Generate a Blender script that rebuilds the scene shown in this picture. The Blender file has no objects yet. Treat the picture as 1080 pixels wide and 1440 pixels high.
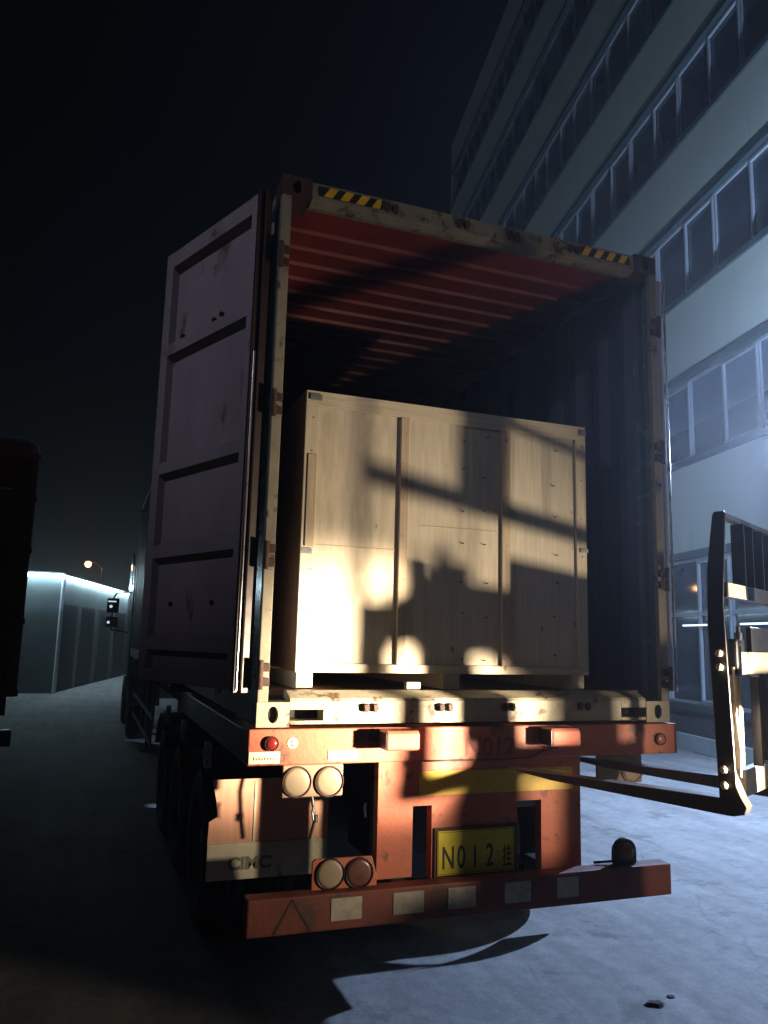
import bpy, math, random
from mathutils import Vector, Matrix
random.seed(7)
S = bpy.context.scene
C = S.collection
R = math.radians
# ------------------------------------------------------------------ camera
cd = bpy.data.cameras.new("camera"); cam = bpy.data.objects.new("camera", cd); C.objects.link(cam); S.camera = cam
CP = Vector((-2.0085, -3.8489, 1.88))
yaw, pit, rol, F = 0.35232535, 0.161326, 0.0256243, 1105.77
fw = Vector((math.sin(yaw)*math.cos(pit), math.cos(yaw)*math.cos(pit), math.sin(pit)))
rt = Vector((math.cos(yaw), -math.sin(yaw), 0)); up = rt.cross(fw)
r2 = rt*math.cos(rol)+up*math.sin(rol); u2 = -rt*math.sin(rol)+up*math.cos(rol)
M = Matrix((r2, u2, -fw)).transposed().to_4x4(); M.translation = CP
cam.matrix_world = M
cd.sensor_fit = 'VERTICAL'; cd.sensor_height = 24.0; cd.lens = F/1440*24.0
cd.clip_start = 0.05; cd.clip_end = 500
# ------------------------------------------------------------------ night sky
W = bpy.data.worlds.new("World"); S.world = W; W.use_nodes = True
nt = W.node_tree; bg = nt.nodes["Background"]
tc = nt.nodes.new("ShaderNodeTexCoord"); sx = nt.nodes.new("ShaderNodeSeparateXYZ"); rp = nt.nodes.new("ShaderNodeValToRGB")
nt.links.new(tc.outputs["Generated"], sx.inputs[0]); nt.links.new(sx.outputs["Z"], rp.inputs[0]); nt.links.new(rp.outputs[0], bg.inputs[0])
rp.color_ramp.elements[0].position = 0.0; rp.color_ramp.elements[0].color = (0.0022, 0.0032, 0.0046, 1)
rp.color_ramp.elements[1].position = 0.55; rp.color_ramp.elements[1].color = (0.0001, 0.00015, 0.0002, 1)
e = rp.color_ramp.elements.new(0.16); e.color = (0.0009, 0.0013, 0.0019, 1)
bg.inputs[1].default_value = 1.0
S.view_settings.view_transform = 'Standard'; S.view_settings.look = 'None'; S.view_settings.gamma = 1
S.view_settings.exposure = 0.0; S.view_settings.use_curve_mapping = False

# ------------------------------------------------------------------ light levels (lamps are placed by their builders)
FLOOD_P = 3200; HEAD_HOT = 9500; HEAD_MID = 620; HEAD_SPILL = 165; DOOR_FILL_P = 540; SODIUM_P = 30

# ------------------------------------------------------------------ materials
def mat(name, col, rough=0.6, metal=0.0, var=0.18, scale=6.0, bump=0.0, bscale=40.0, spots=None, spot_amt=0.5, spot_scale=9.0, stretch=(1,1,1), coat=0.0, emit=None, estr=0.0, rvar=0.15, spec=0.5):
    m = bpy.data.materials.new(name); m.use_nodes = True
    t = m.node_tree; N = t.nodes; Lk = t.links; b = N["Principled BSDF"]
    b.inputs["Roughness"].default_value = rough; b.inputs["Metallic"].default_value = metal
    b.inputs["Coat Weight"].default_value = coat; b.inputs["Specular IOR Level"].default_value = spec
    co = N.new("ShaderNodeTexCoord"); mp = N.new("ShaderNodeMapping"); mp.inputs["Scale"].default_value = stretch
    Lk.new(co.outputs["Object"], mp.inputs[0])
    def noise(sc, det=5, ro=0.6):
        n = N.new("ShaderNodeTexNoise"); n.inputs["Scale"].default_value = sc; n.inputs["Detail"].default_value = det
        n.inputs["Roughness"].default_value = ro; Lk.new(mp.outputs[0], n.inputs["Vector"]); return n
    n1 = noise(scale)
    cr = N.new("ShaderNodeValToRGB"); Lk.new(n1.outputs["Fac"], cr.inputs[0])
    cr.color_ramp.elements[0].position = 0.3; cr.color_ramp.elements[1].position = 0.72
    cr.color_ramp.elements[0].color = (*[max(0, c*(1-var)) for c in col], 1); cr.color_ramp.elements[1].color = (*[min(1, c*(1+var)) for c in col], 1)
    out = cr.outputs[0]
    if spots:
        n2 = noise(spot_scale, 8, 0.7); r_ = N.new("ShaderNodeValToRGB"); Lk.new(n2.outputs["Fac"], r_.inputs[0])
        p = 0.70-0.28*spot_amt; r_.color_ramp.elements[0].position = p; r_.color_ramp.elements[1].position = p+0.07
        mx = N.new("ShaderNodeMix"); mx.data_type = 'RGBA'; Lk.new(r_.outputs[0], mx.inputs[0]); Lk.new(out, mx.inputs[6]); mx.inputs[7].default_value = (*spots, 1)
        out = mx.outputs[2]
    Lk.new(out, b.inputs["Base Color"])
    if rvar:
        n3 = noise(scale*2.3, 4); mr = N.new("ShaderNodeMapRange"); Lk.new(n3.outputs["Fac"], mr.inputs[0])
        mr.inputs[3].default_value = max(0.03, rough-rvar); mr.inputs[4].default_value = min(1, rough+rvar); Lk.new(mr.outputs[0], b.inputs["Roughness"])
    if bump:
        n4 = noise(bscale, 6); bp = N.new("ShaderNodeBump"); bp.inputs["Strength"].default_value = bump; bp.inputs["Distance"].default_value = 0.01
        Lk.new(n4.outputs["Fac"], bp.inputs["Height"]); Lk.new(bp.outputs[0], b.inputs["Normal"])
    if emit: b.inputs["Emission Color"].default_value = (*emit, 1); b.inputs["Emission Strength"].default_value = estr
    return m
MT = dict(
 cream=mat("cream_paint", (0.30,0.275,0.20), 0.55, var=0.15, spots=(0.09,0.04,0.02), spot_amt=0.5, spot_scale=9, bump=0.3),
 cream_dim=mat("dim_worn_cream_paint", (0.21,0.195,0.145), 0.6, var=0.2, spots=(0.06,0.035,0.022), spot_amt=0.5, spot_scale=9, bump=0.3),  # darker cream copy: header and posts' dimmer light set into the colour
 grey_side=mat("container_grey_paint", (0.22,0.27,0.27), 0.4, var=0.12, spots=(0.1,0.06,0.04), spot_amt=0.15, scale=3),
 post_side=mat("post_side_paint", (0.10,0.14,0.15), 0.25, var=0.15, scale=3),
 oxide=mat("red_oxide_paint", (0.19,0.030,0.027), 0.5, var=0.3, scale=3, spots=(0.05,0.02,0.015), spot_amt=0.2, spot_scale=4),
 inner=mat("flare_blue_inner_wall", (0.032,0.036,0.068), 0.55, var=0.18, scale=2.5),  # blue flare veil put into the inner wall colour
 door_in=mat("door_lilac_grey_paint", (0.30,0.265,0.30), 0.5, var=0.2, scale=2.2, spots=(0.14,0.10,0.09), spot_amt=0.36, spot_scale=3, bump=0.15, stretch=(1,1,0.5)),
 door_rib=mat("dark_rib_underside", (0.05,0.035,0.035), 0.7, var=0.3),  # darker tone on the underside slope of each door rib
 gasket=mat("gasket_rubber", (0.022,0.009,0.009), 0.45, var=0.2),
 rust=mat("rusty_steel", (0.05,0.023,0.017), 0.75, var=0.4, scale=14, bump=0.5),
 bump_red=mat("dirty_bumper_red", (0.15,0.038,0.024), 0.6, var=0.25, scale=4, spots=(0.07,0.035,0.025), spot_amt=0.55, spot_scale=5, bump=0.2),
 black=mat("black_paint", (0.012,0.012,0.014), 0.35, var=0.2),
 blackhole=mat("dark_cavity", (0.004,0.004,0.005), 0.9, var=0.2),
 chrome=mat("worn_bright_steel", (0.5,0.5,0.52), 0.3, metal=0.9, var=0.15),
 floorw=mat("container_floor_plywood", (0.13,0.075,0.045), 0.6, var=0.3, stretch=(6,0.6,1), scale=5),
 red=mat("trailer_red_paint", (0.42,0.115,0.06), 0.55, var=0.22, scale=3, spots=(0.13,0.05,0.032), spot_amt=0.5, spot_scale=6, bump=0.2),
 dusty_red=mat("dusty_red_paint", (0.38,0.10,0.065), 0.7, var=0.2, scale=5, spots=(0.20,0.12,0.09), spot_amt=0.55, spot_scale=5),
 red_dark=mat("dark_red_paint", (0.30,0.05,0.05), 0.6, var=0.3, scale=3),
 creamlens=mat("cream_lamp_cover", (0.27,0.22,0.15), 0.45, var=0.08, scale=8, spots=(0.15,0.1,0.06), spot_amt=0.1),
 plateback=mat("lamp_plate_cream", (0.29,0.21,0.145), 0.5, var=0.1),
 redlens=mat("red_lens", (0.20,0.018,0.018), 0.2, var=0.1, coat=0.6, rvar=0),
 brownlens=mat("dusty_red_lens", (0.12,0.05,0.035), 0.35, var=0.3, scale=12),
 amberlens=mat("dusty_amber_lens", (0.36,0.13,0.08), 0.25, var=0.2, scale=12),
 yellow=mat("reflective_yellow", (0.62,0.42,0.03), 0.4, var=0.15, scale=8, spots=(0.25,0.13,0.03), spot_amt=0.3, spot_scale=8),
 plate_y=mat("number_plate_yellow", (0.55,0.48,0.02), 0.4, var=0.15, scale=15, spots=(0.18,0.13,0.02), spot_amt=0.25, spot_scale=20),
 hazy=mat("hazard_yellow", (0.72,0.42,0.02), 0.5, var=0.2, spots=(0.05,0.03,0.02), spot_amt=0.2, spot_scale=20),
 textb=mat("black_lettering", (0.015,0.014,0.012), 0.6, var=0.1),
 textr=mat("faded_red_lettering", (0.20,0.035,0.02), 0.6, var=0.2, scale=30),
 textg=mat("grey_lettering", (0.13,0.13,0.11), 0.7, var=0.3, scale=30),
 textl=mat("pale_lettering", (0.30,0.25,0.2), 0.7, var=0.2, scale=30),
 sticker=mat("white_sticker", (0.72,0.68,0.56), 0.5, var=0.1, scale=20, spots=(0.2,0.12,0.08), spot_amt=0.3, spot_scale=20),
 reflsq=mat("dirty_white_reflector", (0.34,0.32,0.26), 0.55, var=0.25, scale=18, spots=(0.2,0.09,0.05), spot_amt=0.25, spot_scale=25),
 flapc=mat("cream_mud_flap", (0.42,0.40,0.31), 0.7, var=0.2, scale=5, spots=(0.15,0.13,0.1), spot_amt=0.35, spot_scale=6),
 flapr=mat("dusty_pink_fender", (0.50,0.27,0.18), 0.6, var=0.15, scale=4, stretch=(8,8,0.6)),
 tyre=mat("tyre_rubber", (0.009,0.009,0.010), 0.8, var=0.3, bump=0.3, bscale=60),
 rim=mat("wheel_rim", (0.10,0.10,0.11), 0.5, metal=0.5),
 frame=mat("chassis_black", (0.035,0.037,0.042), 0.35, var=0.3, scale=5),
 fork=mat("fork_steel", (0.055,0.045,0.042), 0.42, metal=0.3, var=0.35, scale=7, spots=(0.11,0.06,0.04), spot_amt=0.35, spot_scale=9),
 carr=mat("forklift_black_paint", (0.028,0.029,0.033), 0.38, var=0.25, scale=6, coat=0.1),
 carrw=mat("worn_grey_carriage_paint", (0.62,0.57,0.46), 0.55, var=0.12, scale=6, spots=(0.1,0.08,0.07), spot_amt=0.15),
 fbody=mat("forklift_orange_paint", (0.55,0.22,0.03), 0.35, var=0.1, coat=0.3),
 wall=mat("pale_render_wall", (0.41,0.44,0.36), 0.85, var=0.07, scale=0.7, bump=0.1, bscale=25, spots=(0.34,0.35,0.31), spot_amt=0.4, spot_scale=1.2, stretch=(1,1,0.25)),
 trim=mat("dark_green_trim", (0.035,0.055,0.055), 0.6, var=0.15),
 alu=mat("window_aluminium", (0.34,0.37,0.39), 0.45, metal=0.2, var=0.1),
 glass=mat("dark_window_glass", (0.038,0.052,0.066), 0.045, var=0.3, scale=0.6, rvar=0.012, spec=0.6),  # base colour lifted for haze reflected in the panes
 glass_b=mat("window_glass_with_curtain", (0.055,0.072,0.085), 0.07, var=0.5, scale=0.9, rvar=0.02),
 blind=mat("window_glass_with_blind", (0.10,0.115,0.12), 0.2, var=0.25, scale=1.2, stretch=(1,1,12)),
 sheen=mat("upper_pane_sheen_tone", (0.10,0.14,0.18), 0.35, var=0.25, scale=1.5),
 plinth=mat("dark_pebbledash_plinth", (0.06,0.06,0.06), 0.9, var=0.6, scale=30, bump=0.6),
 kerb=mat("planter_concrete", (0.28,0.33,0.32), 0.85, var=0.12, scale=3),
 leftwall=mat("teal_render_wall", (0.11,0.14,0.14), 0.85, var=0.18, scale=0.8),
 ldoor=mat("brown_roller_door", (0.022,0.02,0.02), 0.7, var=0.3, scale=1.2, stretch=(1,1,0.2)),
 pil=mat("pale_downpipe", (0.55,0.58,0.6), 0.5, var=0.1),
 led=mat("led_strip_glow", (0.8,0.85,1), 0.5, var=0, emit=(0.62,0.87,1.0), estr=40),
 tube=mat("strip_reflection_glow", (0.8,0.9,1), 0.5, var=0, emit=(0.75,0.9,1.0), estr=1.6),
 sodium=mat("sodium_lamp_glow", (1,0.6,0.3), 0.5, var=0, emit=(1.0,0.50,0.20), estr=6),
 floodg=mat("floodlight_glow", (1,1,1), 0.5, var=0, emit=(0.55,0.7,1.0), estr=30),
 headg=mat("headlamp_glow", (1,1,1), 0.5, var=0, emit=(1.0,0.72,0.38), estr=30),
 coolg=mat("cool_white_glow", (1,1,1), 0.5, var=0, emit=(0.7,0.85,1.0), estr=0.9),
 cab=mat("cab_paint", (0.10,0.12,0.14), 0.25, var=0.15, coat=0.5),
 clip=mat("galvanised_clip", (0.33,0.34,0.38), 0.4, metal=0.6),
 seatf=mat("black_seat_vinyl", (0.02,0.02,0.02), 0.6),
 debris=mat("dark_debris", (0.02,0.02,0.02), 0.9),
)
def wood(name, col, grain=(14,14,1.1), var=0.13):
    m = mat(name, col, 0.7, var=var, scale=3.0, stretch=grain, bump=0.12, bscale=8)
    t = m.node_tree; N = t.nodes; L = t.links; b = N["Principled BSDF"]
    src = b.inputs["Base Color"].links[0].from_socket
    co = N.new("ShaderNodeTexCoord"); v = N.new("ShaderNodeTexVoronoi"); v.inputs["Scale"].default_value = 6.5; v.inputs["Randomness"].default_value = 1.0
    mp = N.new("ShaderNodeMapping"); mp.inputs["Scale"].default_value = (1,1,0.6); L.new(co.outputs["Object"], mp.inputs[0]); L.new(mp.outputs[0], v.inputs["Vector"])
    r_ = N.new("ShaderNodeValToRGB"); L.new(v.outputs["Distance"], r_.inputs[0]); r_.color_ramp.elements[0].position = 0.035; r_.color_ramp.elements[1].position = 0.085
    r_.color_ramp.elements[0].color = (1,1,1,1); r_.color_ramp.elements[1].color = (0,0,0,1)
    w = N.new("ShaderNodeMath"); w.operation = 'MULTIPLY'; L.new(r_.outputs[0], w.inputs[0]); w.inputs[1].default_value = 0.8
    mx = N.new("ShaderNodeMix"); mx.data_type = 'RGBA'; L.new(w.outputs[0], mx.inputs[0]); L.new(src, mx.inputs[6]); mx.inputs[7].default_value = (col[0]*0.35, col[1]*0.25, col[2]*0.2, 1)
    L.new(mx.outputs[2], b.inputs["Base Color"]); return m
MT['ply'] = wood("pale_plywood", (0.48,0.44,0.35)); MT['batten'] = wood("pine_batten", (0.49,0.44,0.34), (20,20,0.8), 0.2)
MT['batten_h'] = wood("pine_batten_level", (0.49,0.44,0.34), (0.8,20,20), 0.2)
MT['ply_b'] = wood("honey_plywood", (0.48,0.43,0.335), (9,9,1.5), 0.16); MT['ply_c'] = wood("greyer_plywood", (0.46,0.43,0.35), (17,17,0.9), 0.15)
MT['ply_side'] = wood("shaded_plywood_side", (0.20,0.105,0.055)); MT['batten_d'] = wood("darker_batten", (0.40,0.33,0.235), (20,20,0.8), 0.2)  # ply_side: shade on the crate's sides set as browner plywood

# ------------------------------------------------------------------ mesh helpers
class MB:
    def __init__(s): s.v = []; s.f = []; s.mi = []; s.cur = 0; s.sm = []
    def add(s, vs, fs, smooth=False):
        o = len(s.v); s.v += [tuple(v) for v in vs]
        for f in fs: s.f.append([i+o for i in f]); s.mi.append(s.cur); s.sm.append(smooth)
        return s
    def box(s, x0, x1, y0, y1, z0, z1):
        return s.add([(x0,y0,z0),(x1,y0,z0),(x1,y1,z0),(x0,y1,z0),(x0,y0,z1),(x1,y0,z1),(x1,y1,z1),(x0,y1,z1)],
                     [(0,3,2,1),(4,5,6,7),(0,1,5,4),(1,2,6,5),(2,3,7,6),(3,0,4,7)])
    def prism(s, prof, a, b, plane='YZ'):   # profile polygon swept along the third axis from a to b
        n = len(prof); P = {'YZ': lambda p, k: (k, p[0], p[1]), 'XZ': lambda p, k: (p[0], k, p[1]), 'XY': lambda p, k: (p[0], p[1], k)}[plane]
        vs = [P(p, a) for p in prof]+[P(p, b) for p in prof]
        fs = [tuple(range(n))[::-1], tuple(range(n, 2*n))]+[(i, (i+1) % n, n+(i+1) % n, n+i) for i in range(n)]
        return s.add(vs, fs)
    def sheet(s, prof, a, b, th, plane='YZ', nrm=None):   # open profile with thickness along nrm (2D)
        up_ = [(p[0]+nrm[0]*th, p[1]+nrm[1]*th) for p in prof]
        for i in range(len(prof)-1): s.prism([prof[i], prof[i+1], up_[i+1], up_[i]], a, b, plane)
        return s
    def cyl(s, p, q, r, r1=None, n=20, cap=True):
        p = Vector(p); q = Vector(q); r1 = r if r1 is None else r1; d = (q-p).normalized()
        a = d.orthogonal().normalized(); b = d.cross(a); vs = []
        for c, rr in ((p, r), (q, r1)):
            for i in range(n): t = 2*math.pi*i/n; vs.append(c+(a*math.cos(t)+b*math.sin(t))*rr)
        s.add(vs, [(i, (i+1) % n, n+(i+1) % n, n+i) for i in range(n)], True)
        if cap: s.add(vs, [tuple(range(n))[::-1], tuple(range(n, 2*n))])
        return s
    def tube(s, pts, r, n=8):
        for i in range(len(pts)-1): s.cyl(pts[i], pts[i+1], r, n=n)
        return s
    def lathe(s, prof, c, axis='X', n=32):
        vs = []
        for (t, rr) in prof:
            for i in range(n):
                a = 2*math.pi*i/n; ca, sa = math.cos(a)*rr, math.sin(a)*rr
                vs.append((c[0]+t, c[1]+ca, c[2]+sa) if axis == 'X' else (c[0]+ca, c[1]+t, c[2]+sa) if axis == 'Y' else (c[0]+ca, c[1]+sa, c[2]+t))
        m = len(prof)
        s.add(vs, [(k*n+i, k*n+(i+1) % n, (k+1)*n+(i+1) % n, (k+1)*n+i) for k in range(m-1) for i in range(n)], True); return s
    def build(s, name, mats, parent=None, bevel=0.0, seg=2, local=False, tf=None):
        me = bpy.data.meshes.new(name); vs = [Vector(v) for v in s.v]
        if tf is not None: vs = [tf @ v for v in vs]
        if parent is not None and not local:
            inv = WM[parent.name].inverted(); vs = [inv @ v for v in vs]
        me.from_pydata(vs, [], s.f); me.update()
        for m_ in (mats if isinstance(mats, (list, tuple)) else [mats]): me.materials.append(MT[m_])
        for p, k, sm in zip(me.polygons, s.mi, s.sm): p.material_index = k; p.use_smooth = sm
        import bmesh
        bm = bmesh.new(); bm.from_mesh(me); bmesh.ops.recalc_face_normals(bm, faces=bm.faces); bm.to_mesh(me); bm.free()
        o = bpy.data.objects.new(name, me); C.objects.link(o)
        if parent is not None: o.parent = parent
        WM[o.name] = WM[parent.name].copy() if parent is not None else Matrix()
        if bevel:
            b = o.modifiers.new("bevel", 'BEVEL'); b.width = bevel; b.segments = seg; b.limit_method = 'ANGLE'; b.angle_limit = R(40)
        return o
WM = {}
def thing(name, label, cat, loc=(0,0,0), rz=0, group=None):
    o = bpy.data.objects.new(name, None); C.objects.link(o); o.location = loc; o.rotation_euler = (0,0,rz); o.empty_display_size = 0.2
    WM[o.name] = Matrix.Translation(loc) @ Matrix.Rotation(rz, 4, 'Z'); o["label"] = label; o["category"] = cat
    if group: o["group"] = group
    return o
def tag(o, label, cat, group=None):
    o["label"] = label; o["category"] = cat
    if group: o["group"] = group
    return o
def struct(o, kind="structure"): o["kind"] = kind; return o
def text(name, body, size, mt, parent, tf, bold=0.0, sx=1.0, label=None):
    cu = bpy.data.curves.new(name, 'FONT'); cu.body = body; cu.size = size; cu.extrude = 0.0012; cu.offset = bold; cu.align_x = 'LEFT'
    t = bpy.data.objects.new(name+"_tmp", cu); C.objects.link(t)
    dg = bpy.context.evaluated_depsgraph_get(); me = bpy.data.meshes.new_from_object(t.evaluated_get(dg)); bpy.data.objects.remove(t)
    m = WM[parent.name].inverted() @ tf @ Matrix.Diagonal((sx,1,1,1))
    me.transform(m); me.materials.clear(); me.materials.append(MT[mt])
    o = bpy.data.objects.new(name, me); C.objects.link(o); o.parent = parent; WM[o.name] = WM[parent.name].copy()
    if label: o["label"] = label
    return o
def facing(x, y, z): return Matrix.Translation((x,y,z)) @ Matrix.Rotation(R(90), 4, 'X')   # text upright, facing -Y
def at_frame(o, d, n):   # local (n, t, z) -> world
    m = Matrix(((n[0], d[0], 0, o[0]), (n[1], d[1], 0, o[1]), (0,0,1,0), (0,0,0,1))); return m

# ================================================================== GROUND
def ground():
    m = mat("yard_concrete", (0.235,0.235,0.225), 0.8, var=0.2, scale=0.9, spots=(0.15,0.15,0.14), spot_amt=0.5, spot_scale=1.7, bump=0.25, bscale=14, rvar=0.12)
    t = m.node_tree; N = t.nodes; L = t.links; b = N["Principled BSDF"]; src = b.inputs["Base Color"].links[0].from_socket
    co = N.new("ShaderNodeTexCoord"); n = N.new("ShaderNodeTexNoise"); n.inputs["Scale"].default_value = 9; n.inputs["Detail"].default_value = 9; n.inputs["Roughness"].default_value = 0.75
    L.new(co.outputs["Object"], n.inputs["Vector"]); mr = N.new("ShaderNodeMapRange"); L.new(n.outputs["Fac"], mr.inputs[0]); mr.inputs[1].default_value = 0.3; mr.inputs[2].default_value = 0.7; mr.inputs[3].default_value = 0.72; mr.inputs[4].default_value = 1.25
    n5 = N.new("ShaderNodeTexNoise"); n5.inputs["Scale"].default_value = 75; n5.inputs["Detail"].default_value = 4; L.new(co.outputs["Object"], n5.inputs["Vector"])
    m5 = N.new("ShaderNodeMapRange"); L.new(n5.outputs["Fac"], m5.inputs[0]); m5.inputs[1].default_value = 0.35; m5.inputs[2].default_value = 0.65; m5.inputs[3].default_value = 0.85; m5.inputs[4].default_value = 1.12
    n6 = N.new("ShaderNodeTexNoise"); n6.inputs["Scale"].default_value = 1.0; n6.inputs["Detail"].default_value = 5; mp6 = N.new("ShaderNodeMapping"); mp6.inputs["Scale"].default_value = (5.0,0.35,1); mp6.inputs["Rotation"].default_value = (0,0,0.5); L.new(co.outputs["Object"], mp6.inputs[0]); L.new(mp6.outputs[0], n6.inputs["Vector"])
    m6 = N.new("ShaderNodeMapRange"); L.new(n6.outputs["Fac"], m6.inputs[0]); m6.inputs[1].default_value = 0.4; m6.inputs[2].default_value = 0.6; m6.inputs[3].default_value = 0.86; m6.inputs[4].default_value = 1.06
    q1 = N.new("ShaderNodeMath"); q1.operation = 'MULTIPLY'; L.new(mr.outputs[0], q1.inputs[0]); L.new(m5.outputs[0], q1.inputs[1])
    q2 = N.new("ShaderNodeMath"); q2.operation = 'MULTIPLY'; L.new(q1.outputs[0], q2.inputs[0]); L.new(m6.outputs[0], q2.inputs[1])
    mu = N.new("ShaderNodeVectorMath"); mu.operation = 'SCALE'; L.new(src, mu.inputs[0]); L.new(q2.outputs[0], mu.inputs["Scale"]); 
    # fine cracks
    v = N.new("ShaderNodeTexVoronoi"); v.feature = 'DISTANCE_TO_EDGE'; v.inputs["Scale"].default_value = 0.42
    ns = N.new("ShaderNodeTexNoise"); ns.inputs["Scale"].default_value = 2.2; ns.inputs["Detail"].default_value = 6; L.new(co.outputs["Object"], ns.inputs["Vector"])
    ad = N.new("ShaderNodeMix"); ad.data_type = 'VECTOR'; ad.inputs[0].default_value = 0.22; L.new(co.outputs["Object"], ad.inputs[4]); L.new(ns.outputs["Color"], ad.inputs[5]); L.new(ad.outputs[1], v.inputs["Vector"])
    r_ = N.new("ShaderNodeValToRGB"); L.new(v.outputs["Distance"], r_.inputs[0]); r_.color_ramp.elements[0].position = 0.0; r_.color_ramp.elements[0].color = (0.78,0.78,0.78,1); r_.color_ramp.elements[1].position = 0.004; r_.color_ramp.elements[1].color = (1,1,1,1)
    m2 = N.new("ShaderNodeVectorMath"); m2.operation = 'MULTIPLY'; L.new(mu.outputs[0], m2.inputs[0]); L.new(r_.outputs[0], m2.inputs[1]); L.new(m2.outputs[0], b.inputs["Base Color"])
    MT['ground'] = m
    g = MB(); g.add([(-60,-25,0),(60,-25,0),(60,110,0),(-60,110,0)], [(0,1,2,3)])
    struct(g.build("ground", 'ground'))
ground()
rng = random.Random(3)
for (cx, cy, r, lab) in ((0.98,-0.10,0.045,"small dark flat scrap lying on the lit concrete, the left one of two"), (1.12,-0.05,0.02,"tiny dark crumb on the lit concrete just right of a larger scrap")):
    b = MB(); n = 11; vs = [(cx+math.cos(2*math.pi*i/n)*r*rng.uniform(.6,1.25)*1.3, cy+math.sin(2*math.pi*i/n)*r*rng.uniform(.5,1.1), 0.003) for i in range(n)]
    top = [((v[0]-cx)*.7+cx, (v[1]-cy)*.7+cy, r*.35*rng.uniform(.7,1.2)) for v in vs]
    b.add(vs+top, [tuple(range(n))[::-1], tuple(range(n,2*n))]+[(i,(i+1)%n,n+(i+1)%n,n+i) for i in range(n)])
    tag(b.build("debris", 'debris'), lab, "debris", "scraps on the concrete")

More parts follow.
